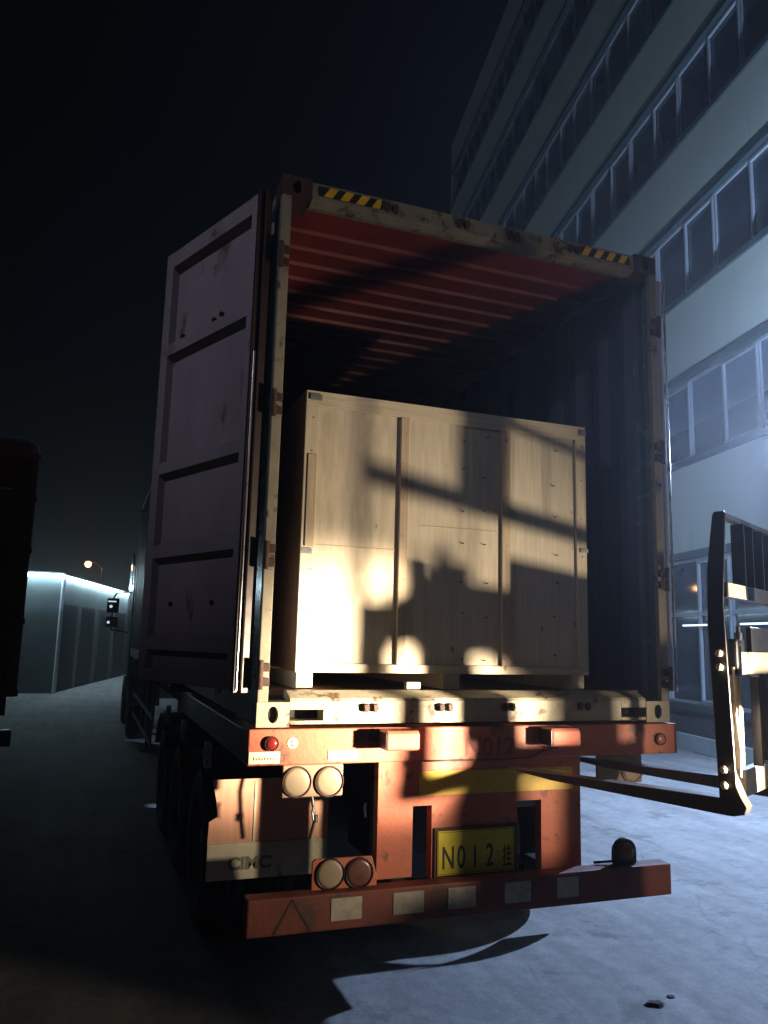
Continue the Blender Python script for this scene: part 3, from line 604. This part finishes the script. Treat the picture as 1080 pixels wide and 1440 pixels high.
    def wheel(x, y):
        m = MB(); w = .26
        prof = [(-w/2+.02,.28),(-w/2,.33),(-w/2+.005,.46),(-w/2+.04,.505),(-w/2+.07,R0),(-.035,R0),(-.03,R0-.014),(-.02,R0-.014),(-.015,R0),(.015,R0),(.02,R0-.014),(.03,R0-.014),(.035,R0),(w/2-.07,R0),(w/2-.04,.505),(w/2-.005,.46),(w/2,.33),(w/2-.02,.28)]
        m.lathe(prof,(x,y,R0),'X',44); t = m.build("tyre",'tyre',T)
        m = MB(); s = 1 if x > 0 else -1
        m.lathe([(-s*.10,.285),(s*.10,.285),(s*.11,.27),(s*.03,.22),(s*.0,.15),(s*.06,.11),(s*.09,.10),(s*.09,.001)],(x,y,R0),'X',32)
        for i in range(10): a = 2*math.pi*i/10; m.cyl((x+s*.01,y+math.cos(a)*.165,R0+math.sin(a)*.165),(x+s*.04,y+math.cos(a)*.165,R0+math.sin(a)*.165),.012,n=6)
        m.build("rim",'rim',t)
    for y in (1.67,2.98,4.29):
        for s in (-1,1): wheel(s*1.11,y); wheel(s*.80,y)
    # fenders
    for s in (-1,1):
        for y in (1.67,2.98,4.29):
            m = MB(); prof = [(y+.62*math.cos(R(a)),.52+.60*math.sin(R(a))) for a in range(25,156,10)]
            xa,xb = sorted((s*1.27,s*.66))
            for i in range(len(prof)-1):
                p,q_ = prof[i],prof[i+1]; m.prism([p,q_,(q_[0],q_[1]+.006),(p[0],p[1]+.006)],xa,xb,'YZ')
            m.build("fender",'black',T)
            m = MB(); m.box(s*1.24-.02,s*1.24+.02,y-.36,y-.28,1.06,1.22); m.cyl((s*1.262,y-.32,1.16),(s*1.275,y-.32,1.16),.02,n=12); m.build("fender_bracket",'chrome',T,bevel=.004)
    # mud flaps
    y = .47
    m = MB(); m.prism([(-1.345,.80),(-1.342,.925),(-1.30,.95),(-1.308,1.02),(-1.335,1.135),(-.70,1.135),(-.70,.80)],y,y+.006,'XZ'); f1 = m.build("mud_flap",'flapr',T); 
    f1["label"] = "dusty pink left mud flap"
    m = MB(); m.box(-1.345,-.70,y-.006,y-.0005,.635,.815); lf = m.build("flap_skirt",'flapc',f1,bevel=.002); 
    text("flap_lettering","CIMC",.085,'textg',lf,facing(-1.235,y-.0065,.685),.0035,1.1)
    m = MB(); m.box(-1.11,-1.10,y-.004,y-.0005,.816,1.12); m.build("flap_strip",'flapc',f1)
    m = MB(); prof = [(1.67+.635*math.cos(R(a)),.52+.615*math.sin(R(a))) for a in range(150,206,6)]
    for i in range(len(prof)-1):
        p,q_ = prof[i],prof[i+1]; e0 = 1.245+.008*i; m.prism([p,q_,(q_[0]-.008,q_[1]),(p[0]-.008,p[1])],.985,e0,'YZ')
    m.build("mud_flap",'flapr',T)
    # air lines
    m = MB(); m.tube([(-.87,.2,1.27),(-.88,.18,1.1),(-.86,.17,.98),(-.875,.2,.88)],.008,6); m.cyl((-.86,.165,1.0),(-.86,.165,.965),.014,n=10); m.build("air_hose",'frame',T)
    for x in (-.89,-.615):
        m = MB(); m.tube([(x,.1,.99),(x-.005,.1,1.03),(x+.002,.1,1.06)],.006,6); m.build("hose_coupling",'chrome',T)
    for s in (-1,1):
        for y in (.09,12.1):
            m = MB(); m.cyl((s*1.13,y,1.38),(s*1.13,y,1.449),.03,n=12); m.build("twist_lock",'chrome',T)
    return T
trailer()

# ================================================================== TRACTOR UNIT (in front of the trailer)
def tractor():
    T = thing("tractor_truck", "dark truck cab coupled ahead of the trailer, its left mirror sticking out", "truck", (0,14.2,0))
    m = MB(); m.prism([(12.75,1.0),(14.9,1.0),(14.95,1.9),(14.7,3.1),(14.2,3.3),(12.75,3.3)],-1.22,1.22,'YZ'); cb = m.build("cab",'cab',T,bevel=.06,seg=3)
    m = MB(); m.box(-1.224,-1.2205,13.7,14.55,1.95,2.75); m.build("side_window",'glass',cb)
    m = MB(); m.box(1.2205,1.224,13.7,14.55,1.95,2.75); m.build("side_window",'glass',cb)
    m = MB(); m.box(-1.1,1.1,14.955,14.965,.45,1.0); m.build("front_bumper",'cab',T,bevel=.02)
    m = MB(); m.box(-.45,.45,10.6,15.0,.75,.99); m.build("chassis",'frame',T)
    for x,y,w in ((-1.08,14.0,.28),(1.08,14.0,.28),(-1.0,11.6,.45),(1.0,11.6,.45)):
        m = MB(); m.lathe([(-w/2,.26),(-w/2,.46),(-w/2+.05,.52),(w/2-.05,.52),(w/2,.46),(w/2,.26)],(x,y,.52),'X',36); t = m.build("tyre",'tyre',T)
        m = MB(); s = 1 if x > 0 else -1; m.lathe([(s*w*.4,.27),(s*w*.2,.2),(s*w*.45,.1),(s*w*.45,.001)],(x,y,.52),'X',24); m.build("rim",'rim',t)
    m = MB(); prof = [(11.6+.66*math.cos(R(a)),.52+.64*math.sin(R(a))) for a in range(10,171,10)]
    for s in (-1,1):
        m = MB()
        for i in range(len(prof)-1):
            p,q_ = prof[i],prof[i+1]; m.prism([p,q_,(q_[0],q_[1]+.01),(p[0],p[1]+.01)],*sorted((s*1.26,s*.72)),'YZ')
        m.build("fender",'cab',T)
    for s in (-1,1):
        m = MB(); m.tube([(s*1.2,13.9,2.75),(s*1.5,13.75,2.72),(s*1.56,13.72,2.6),(s*1.56,13.72,1.95),(s*1.2,13.9,1.9)],.018,8); m.build("mirror_arm",'frame',T)
        for z0,z1 in ((2.30,2.60),(2.0,2.22)):
            m = MB(); m.box(s*1.56-.12,s*1.56+.12,13.64,13.70,z0,z1); h = m.build("mirror",'black',T,bevel=.02)
            m = MB(); m.box(s*1.56-.10,s*1.56+.10,13.632,13.639,z0+.02,z1-.02); m.build("mirror_glass",'glass',h)
    m = MB(); m.cyl((-1.6,13.62,2.43),(-1.6,13.628,2.43),.03,n=12); m.box(-1.66,-1.5,13.622,13.63,2.52,2.545); m.build("mirror_glint",'coolg',T)  # lights mirrored in the glass, set as small glowing shapes
    m = MB(); m.cyl((-1.63,13.62,2.1),(-1.63,13.628,2.1),.028,n=12); m.build("mirror_glint",'coolg',T)
    # chrome roof edge / air deflector
    m = MB(); m.prism([(13.2,2.85),(13.9,3.3),(13.9,3.6),(13.5,3.5)],-1.24,-1.2,'YZ'); m.build("air_deflector",'cab',T)
tractor()

# ================================================================== FORKLIFT (right): frame n (right), t (forward), z
fth = R(29); fd = (-math.sin(fth), math.cos(fth)); fn = (math.cos(fth), math.sin(fth)); FO = (.60,-1.10)
def forklift():
    T = thing("forklift", "dark forklift with raised forks and load backrest reaching towards the trailer's rear", "forklift", (FO[0],FO[1],0), 0)
    tf = at_frame(FO, fd, fn)
    def bx(name, mt, boxes, bev=.004, par=None):
        m = MB()
        for q in boxes: m.box(*q)
        return m.build(name, mt, par or T, bevel=bev, tf=tf)
    LP = Vector((.585,-2.04,1.36))     # headlamp in (n,t,z)
    # forks: blade tapered, shank up
    for n0, dn in ((.0,0),(.60,0)):
        m = MB(); w = .078; L_ = 1.10
        m.prism([(.03,1.182),(L_-.25,1.218),(L_,1.244),(L_+.0,1.250),(.03,1.252)],n0,n0+w,'YZ')
        m.prism([(.03,1.182),(.03,1.252),(.034,1.29),(.030,1.76),(.002,1.76),(-.004,1.36),(-.045,1.26),(-.065,1.225),(-.055,1.195),(-.01,1.182)],n0,n0+w,'YZ')
        m.build("fork",'fork',T,bevel=.004,tf=tf)
    # backrest: deep side plates, top bar, middle bar, vertical bars
    W_ = .98
    for n0 in (.0,W_-.02):
        m = MB(); m.prism([(.045,1.21),(.068,1.98),(.060,2.23),(.028,2.475),(.018,2.49),(-.025,2.49),(-.030,2.47),(-.005,2.07),(-.018,1.62),(-.030,1.21)],n0,n0+.011,'YZ')
        pl = m.build("backrest_side",'carr',T,bevel=.004,tf=tf)
        m = MB(); sgn = -1 if n0 == 0 else 1
        for z in (1.86,1.80,1.37,1.305):
            c0 = (n0-.002 if n0 == 0 else n0+.013)
            m.cyl((c0,.02,z),(c0+sgn*.012,.02,z),.017,n=6); m.cyl((c0+sgn*.012,.02,z),(c0+sgn*.02,.02,z),.009,n=8)
        m.build("bolt",'carrw',pl,tf=tf)
    bx("backrest_top_bar",'carr',[(.0111,W_-.0201,-.02,.02,2.462,2.488)])
    bx("backrest_middle_bar",'carr',[(.0111,W_-.0201,-.022,.018,2.105,2.172)]); bx("lit_patch",'carrw',[(.02,.30,-.0245,-.0222,2.108,2.169)],0)  # lamplight on the bar's near end, laid on as a pale sheet
    for n_ in (.262,.395,.557,.71,.84): bx("backrest_bar",'carr',[(n_,n_+.009,-.03,.03,2.1725,2.4615)],0)

    # carriage
    bx("carriage_top_bar",'carrw',[(.195,W_-.18,-.012,.03,1.765,1.868)],.006); bx("bar_block",'carr',[(.205,.303,.0,.028,1.8685,1.925)],.004); bx("bar_block",'carr',[(.411,W_-.19,.0,.028,1.8685,1.985)],.004)
    for a in (.15,W_-.22): bx("carriage_side",'carrw',[(a,a+.046,-.012,.03,1.355,1.7645)],.006)
    bx("carriage_bottom_bar",'carrw',[(.185,W_-.18,-.012,.03,1.235,1.3545)],.008)
    bx("carriage_frame",'black',[(.120,.1945,-.018,.03,1.7655,1.925)],.012)
    for a in (.30,.665): bx("roller_plate",'black',[(a,a+.014,-.055,-.0125,1.36,1.76)],.003)
    m = MB(); m.tube([(.10,-.005,1.80),(.105,-.01,1.66),(.09,-.01,1.6),(.115,-.015,1.45),(.12,-.01,1.33)],.006,8); m.build("hose",'carrw',T,tf=tf)
    m = MB(); m.cyl((.225,.005,1.925),(.225,.005,1.955),.018,n=14); m.cyl((.225,.005,1.955),(.225,.005,1.985),.010,n=12); m.build("stop_bolt",'carr',T,tf=tf)
    m = MB(); m.cyl((.15,-.0185,1.90),(.15,-.024,1.90),.007,n=10); m.build("grease_nipple",'chrome',T,tf=tf)
    # mast, behind the carriage; cross members and cylinders make the shadows on the crate
    tau = .42; k = (2.04-tau)/2.04
    def g(n,z): return (LP.x+(n-LP.x)*k, LP.z+(z-LP.z)*k)
    def poly(name, pts, t0, th_, mt='carr'):
        m = MB(); m.prism([g(*p) for p in pts],-tau-t0,-tau-t0+th_,'XZ'); return m.build(name, mt, T, bevel=.004, tf=tf)
    poly("mast_rail",[(.09,.55),(.37,.55),(.325,1.40),(.319,1.60),(.174,1.60),(.168,1.40),(.115,1.15)],0,.10)
    poly("mast_rail",[(.462,.55),(.692,.55),(.692,1.60),(.462,1.60)],0,.10)
    poly("lift_cylinder",[(.250,2.17),(.400,2.17),(.425,3.3),(.270,3.3)],-.05,.08)
    def arch(n_):
        for c_, w_, h_ in ((.12,.074,.063),(.350,.067,.058)):
            if abs(n_-c_) < w_: return 1.565+h_*math.sqrt(max(0,1-((n_-c_)/w_)**2))
        return 1.565
    m = MB(); tops = [(.026,.060,1.66,1.69),(.060,.150,1.80,1.81),(.150,.2,1.925,1.925),(.2,.409,1.778,1.778),(.409,1.10,1.778,1.778)]
    for (a,b_,ta,tb) in tops:
        k_ = max(1, int((b_-a)/.012)) if a < .42 else 1
        for i in range(k_):
            na = a+(b_-a)*i/k_; nb = a+(b_-a)*(i+1)/k_
            za = ta+(tb-ta)*i/k_; zb = ta+(tb-ta)*(i+1)/k_
            m.prism([g(na,arch(na)),g(nb,arch(nb)),g(nb,zb),g(na,za)],-tau-.02,-tau+.04,'XZ')
    m.build("mast_crosshead",'carr',T,tf=tf)
    # upper crosshead link so the parts stand on each other
    poly("mast_link",[(.285,1.70),(.30,1.70),(.30,2.2),(.285,2.2)],-.03,.03)
    # body, low
    bx("front_axle_cover",'carr',[(.10,.645,-.62,-.50,.28,1.05)],.02)
    bx("body",'fbody',[(.0,1.0,-2.0,-.66,.30,.93)],.05)
    bx("counterweight",'carr',[(.0,1.0,-2.75,-2.16,.28,1.05)],.1)
    bx("seat",'seatf',[(.62,1.05,-1.75,-1.3,.94,1.06),(.62,1.05,-1.9,-1.78,1.0,1.5)],.04)
    m = MB()
    for (n_,t_) in ((-.02,-.35),(1.0,-.35)):
        m.lathe([(-.11,.2),(-.11,.3),(-.08,.34),(.08,.34),(.11,.3),(.11,.2)],(0,0,0),'X',28) if False else None
    for (n_,t_) in ((.0,-.95),(1.0,-.95),(.05,-2.3),(.95,-2.3)):
        m = MB(); m.lathe([(-.12,.01),(-.12,.16),(-.11,.28),(-.08,.32),(.08,.32),(.11,.28),(.12,.16),(.12,.01)],(n_+(-.13 if n_ < .5 else .13),t_,.32),'X',32); m.build("wheel",'tyre',T,tf=tf)
    m = MB()
    for (n_,t_) in ((.98,-.70),(.98,-2.2),(.03,-2.3)): m.cyl((n_,t_,.9),(n_,t_-.0,2.15),.025,n=10)
    m.tube([(.98,-.70,2.15),(.98,-2.2,2.15),(.03,-2.3,2.15)],.025,10)
    m.build("overhead_guard",'carr',T,tf=tf)
    # headlamp on a stalk at the rear of the body
    bx("lamp_stalk",'carr',[(LP.x-.02,LP.x+.02,LP.y-.14,LP.y-.10,.9,LP.z)],.003)
    m = MB(); c = tf @ LP; aim = Vector((-.9,.12,1.55)); dr = (aim-c).normalized()
    m.cyl(c-dr*.13,c-dr*.03,.05,.09,24); m.cyl(c-dr*.0299,c+dr*.07,.09,.094,24,cap=False); hh = m.build("headlamp",'black',T)
    m = MB(); m.cyl(c-dr*.03,c-dr*.028,.078,n=24); m.build("headlamp_lens",'headg',hh)
    def spot(name, en, size, blend, aimp, rad):
        l = bpy.data.lights.new(name,'SPOT'); l.energy = en; l.spot_size = R(size); l.spot_blend = blend; l.color = (1.0,0.78,0.54); l.shadow_soft_size = rad
        o = bpy.data.objects.new(name,l); C.objects.link(o); o.parent = T; o.location = WM[T.name].inverted() @ c
        o.rotation_euler = (Vector(aimp)-c).to_track_quat('-Z','Y').to_euler()
    spot("headlamp_beam",HEAD_HOT,23,1.0,(-.45,.05,1.64),.075)
    spot("headlamp_middle",HEAD_MID,56,1.0,(-.45,.2,2.05),.075)
    spot("headlamp_spill",HEAD_SPILL,130,.7,(-.3,.3,1.6),.075)
forklift()

# ================================================================== LEFT: red cargo truck, low building, street lamp
def red_truck():
    global WM
    X1, X0, Y = -2.70, -5.15, 6.0
    T = thing("cargo_truck", "dark red high-sided cargo truck parked at the left edge", "truck", (-3.9,9,0))
    m = MB()
    m.box(X0,X1,Y,Y+7.5,1.15,3.9); bdv = m.build("cargo_body",'red_dark',T,bevel=.02)
    m = MB()
    for i in range(13): x = X0+.1+i*.19; m.box(x,x+.05,Y-.035,Y-.0005,1.2,3.85)
    m.build("rear_rib",'red_dark',bdv)
    m = MB()
    for z in (1.16,1.95,2.75,3.35,3.85): m.box(X0-.01,X1+.01,Y-.06,Y-.036,z,z+.07)
    m.build("rear_rail",'red_dark',bdv,bevel=.004)
    for x in (-2.86,-3.3,-3.95,-4.5):
        m = MB(); m.cyl((x,Y-.09,1.2),(x,Y-.09,3.85),.018,n=10); m.build("locking_rod",'rust',bdv)
    m = MB(); m.tube([(X0,Y+.05,3.9),(X0+.03,Y+.05,4.02),(X0+.15,Y+.05,4.09),(X1-.15,Y+.05,4.09),(X1-.03,Y+.05,4.02),(X1,Y+.05,3.9)],.022,8); m.build("canopy_bow",'alu',T)
    m = MB(); m.box(X0+.06,X1-.06,Y+.08,Y+7.4,3.9,4.07); m.build("tarpaulin",'red_dark',T,bevel=.05)
    m = MB(); m.box(X0+.2,X1-.1,Y,Y+7.4,.95,1.149); m.box(X0,X1-.02,Y-.05,Y+.05,.62,.80); m.build("chassis",'frame',T)
    m = MB(); m.box(-3.25,-2.95,Y-.095,Y-.061,3.46,3.475); m.build("reflector_strip",'sticker',bdv)
    for x in (-2.95,-4.85):
        m = MB(); m.box(x-.12,x+.12,Y-.08,Y-.051,.65,.77); m.build("tail_lamp",'brownlens',T)
        for y in (Y+1.3,Y+2.6,Y+6.6):
            m = MB(); m.lathe([(-.14,.01),(-.14,.26),(-.14,.45),(-.09,.5),(.09,.5),(.14,.45),(.14,.26),(.14,.01)],(x+(-.0),y,.5),'X',32); m.build("wheel",'tyre',T)
    m = MB(); m.box(X0+.05,X1-.05,Y+7.7,Y+9.6,.6,3.0); m.build("cab",'red_dark',T,bevel=.1)
    A = Matrix.Translation((X1,Y,0)) @ Matrix.Rotation(R(9),4,'Z') @ Matrix.Translation((-X1,-Y,0)) @ Matrix.Translation(T.location)
    T.location = A.translation; T.rotation_euler = (0,0,R(9))
red_truck()

def low_building():
    c = Vector((-2.92,22.9)); e = Vector((-.1,35.5)); H = 3.62
    T = thing("low_building", "low dim building with dark roller doors below a glowing roof edge, far left", "building", (c.x,c.y,0))
    m = MB(); m.add([(-9,22.9,0),(c.x,c.y,0),(e.x,e.y,0),(-9,35.5,0),(-9,22.9,H),(c.x,c.y,H),(e.x,e.y,H),(-9,35.5,H)],[(0,1,5,4),(1,2,6,5),(2,3,7,6),(3,0,4,7),(4,5,6,7)]); m.build("wall",'leftwall',T)
    d = (e-c).normalized(); n = Vector((d.y,-d.x)); Lw = (e-c).length
    if n.y > 0: n = -n
    tfw = Matrix(((d.x,n.x,0,c.x),(d.y,n.y,0,c.y),(0,0,1,0),(0,0,0,1)))
    for (a,b) in ((.5,2.3),(2.9,4.9),(5.7,8.0),(8.8,11.2)):
        m = MB(); m.box(a,b,.004,.03,.02,2.75); 
        for i in range(10): m.box(a+.01,b-.01,.0305,.04,.1+i*.26,.2+i*.26)
        m.build("roller_door",'ldoor',T,tf=tfw)
    m = MB(); m.cyl((-.02,.08,0),(-.02,.08,H-.05),.06,n=12); m.build("downpipe",'pil',T,tf=tfw)
    m = MB(); m.box(-.0,Lw,.0,.10,H,H+.10); m.build("roof_edge",'trim',T,tf=tfw)
    m = MB(); m.box(-9,c.x,22.8,22.899,H,H+.10); m.build("roof_edge",'trim',T)
    m = MB(); m.tube([(-7.0,22.74,H-.02),(c.x+.03,22.74,H-.02)],.06,10); q = tfw @ Vector((Lw,.16,H-.02)); m.tube([(c.x+.03,22.74,H-.02),q],.055,10)
    o = m.build("light_strip",'led'); tag(o, "bright white LED strip running round the low building's roof edge", "light strip")
low_building()
def street_lamp():
    T = thing("street_lamp", "distant street lamp glowing orange above the low building's roof", "street lamp", (-1.55,40,0))
    m = MB(); m.cyl((-1.55,40,0),(-1.55,40,5.25),.08,.05,12); m.build("pole",'frame',T)
    m = MB(); m.tube([(-1.55,40,5.2),(-1.9,40,5.5),(-2.28,40,5.55)],.03,8); m.build("arm",'frame',T)
    m = MB(); m.lathe([(-.17,.001),(-.15,.09),(-.06,.16),(.05,.17),(.13,.11),(.16,.001)],(-2.28,40,5.40),'Z',20); m.build("lamp",'sodium',T)
    l = bpy.data.lights.new("sodium_lamp",'POINT'); l.energy = SODIUM_P; l.color = (1,.5,.2); l.shadow_soft_size = .15
    o = bpy.data.objects.new("sodium_lamp",l); C.objects.link(o); o.parent = T; o.location = (-.73,-.3,5.3)
street_lamp()
m = MB(); m.cyl((-.05,42,0),(-.05,42,5.3),.05,.03,10); tag(m.build("light_pole",'pil'), "thin bare pole above the low building, beside the container's far end", "pole")
# unseen spot lamp, added behind and left to light the open door
def door_fill_lamp():
    T = thing("door_fill_lamp", "unseen dim cool lamp on a pole, added to light the open door, behind and left of the trailer", "street lamp", (-9,-4,0))
    m = MB(); m.cyl((-9,-4,0),(-9,-4,6.5),.09,.06,12); m.build("pole",'frame',T)
    m = MB(); m.box(-9,-8.5,-4.1,-3.9,6.45,6.55); m.build("lamp_head",'frame',T,bevel=.02)
    m = MB(); m.box(-8.95,-8.55,-4.08,-3.92,6.438,6.449); m.build("lamp_lens",'coolg',T)
    l = bpy.data.lights.new("door_fill_light",'SPOT'); l.energy = DOOR_FILL_P; l.color = (.78,.74,.92); l.shadow_soft_size = .25; l.spot_size = R(34); l.spot_blend = 1.0
    o = bpy.data.objects.new("door_fill_light",l); C.objects.link(o); o.parent = T; o.location = (.25,0,6.3)
    o.rotation_euler = (Vector((-1.5,.6,4.3))-Vector((-8.75,-4,6.3))).to_track_quat('-Z','Y').to_euler()
door_fill_lamp()

# ================================================================== night haze lit by the lamps
m = MB(); m.box(-61,61,-26,111,-1,27.5); hz = m.build("haze",'black')
hm = bpy.data.materials.new("haze_air"); hm.use_nodes = True; hn = hm.node_tree; hn.nodes.remove(hn.nodes["Principled BSDF"])
pv = hn.nodes.new("ShaderNodeVolumePrincipled"); pv.inputs["Color"].default_value = (.9,.92,.95,1); pv.inputs["Density"].default_value = 0.0030; pv.inputs["Anisotropy"].default_value = 0.72
hn.links.new(pv.outputs[0], hn.nodes["Material Output"].inputs["Volume"]); hz.data.materials.clear(); hz.data.materials.append(hm); hz["kind"] = "stuff"
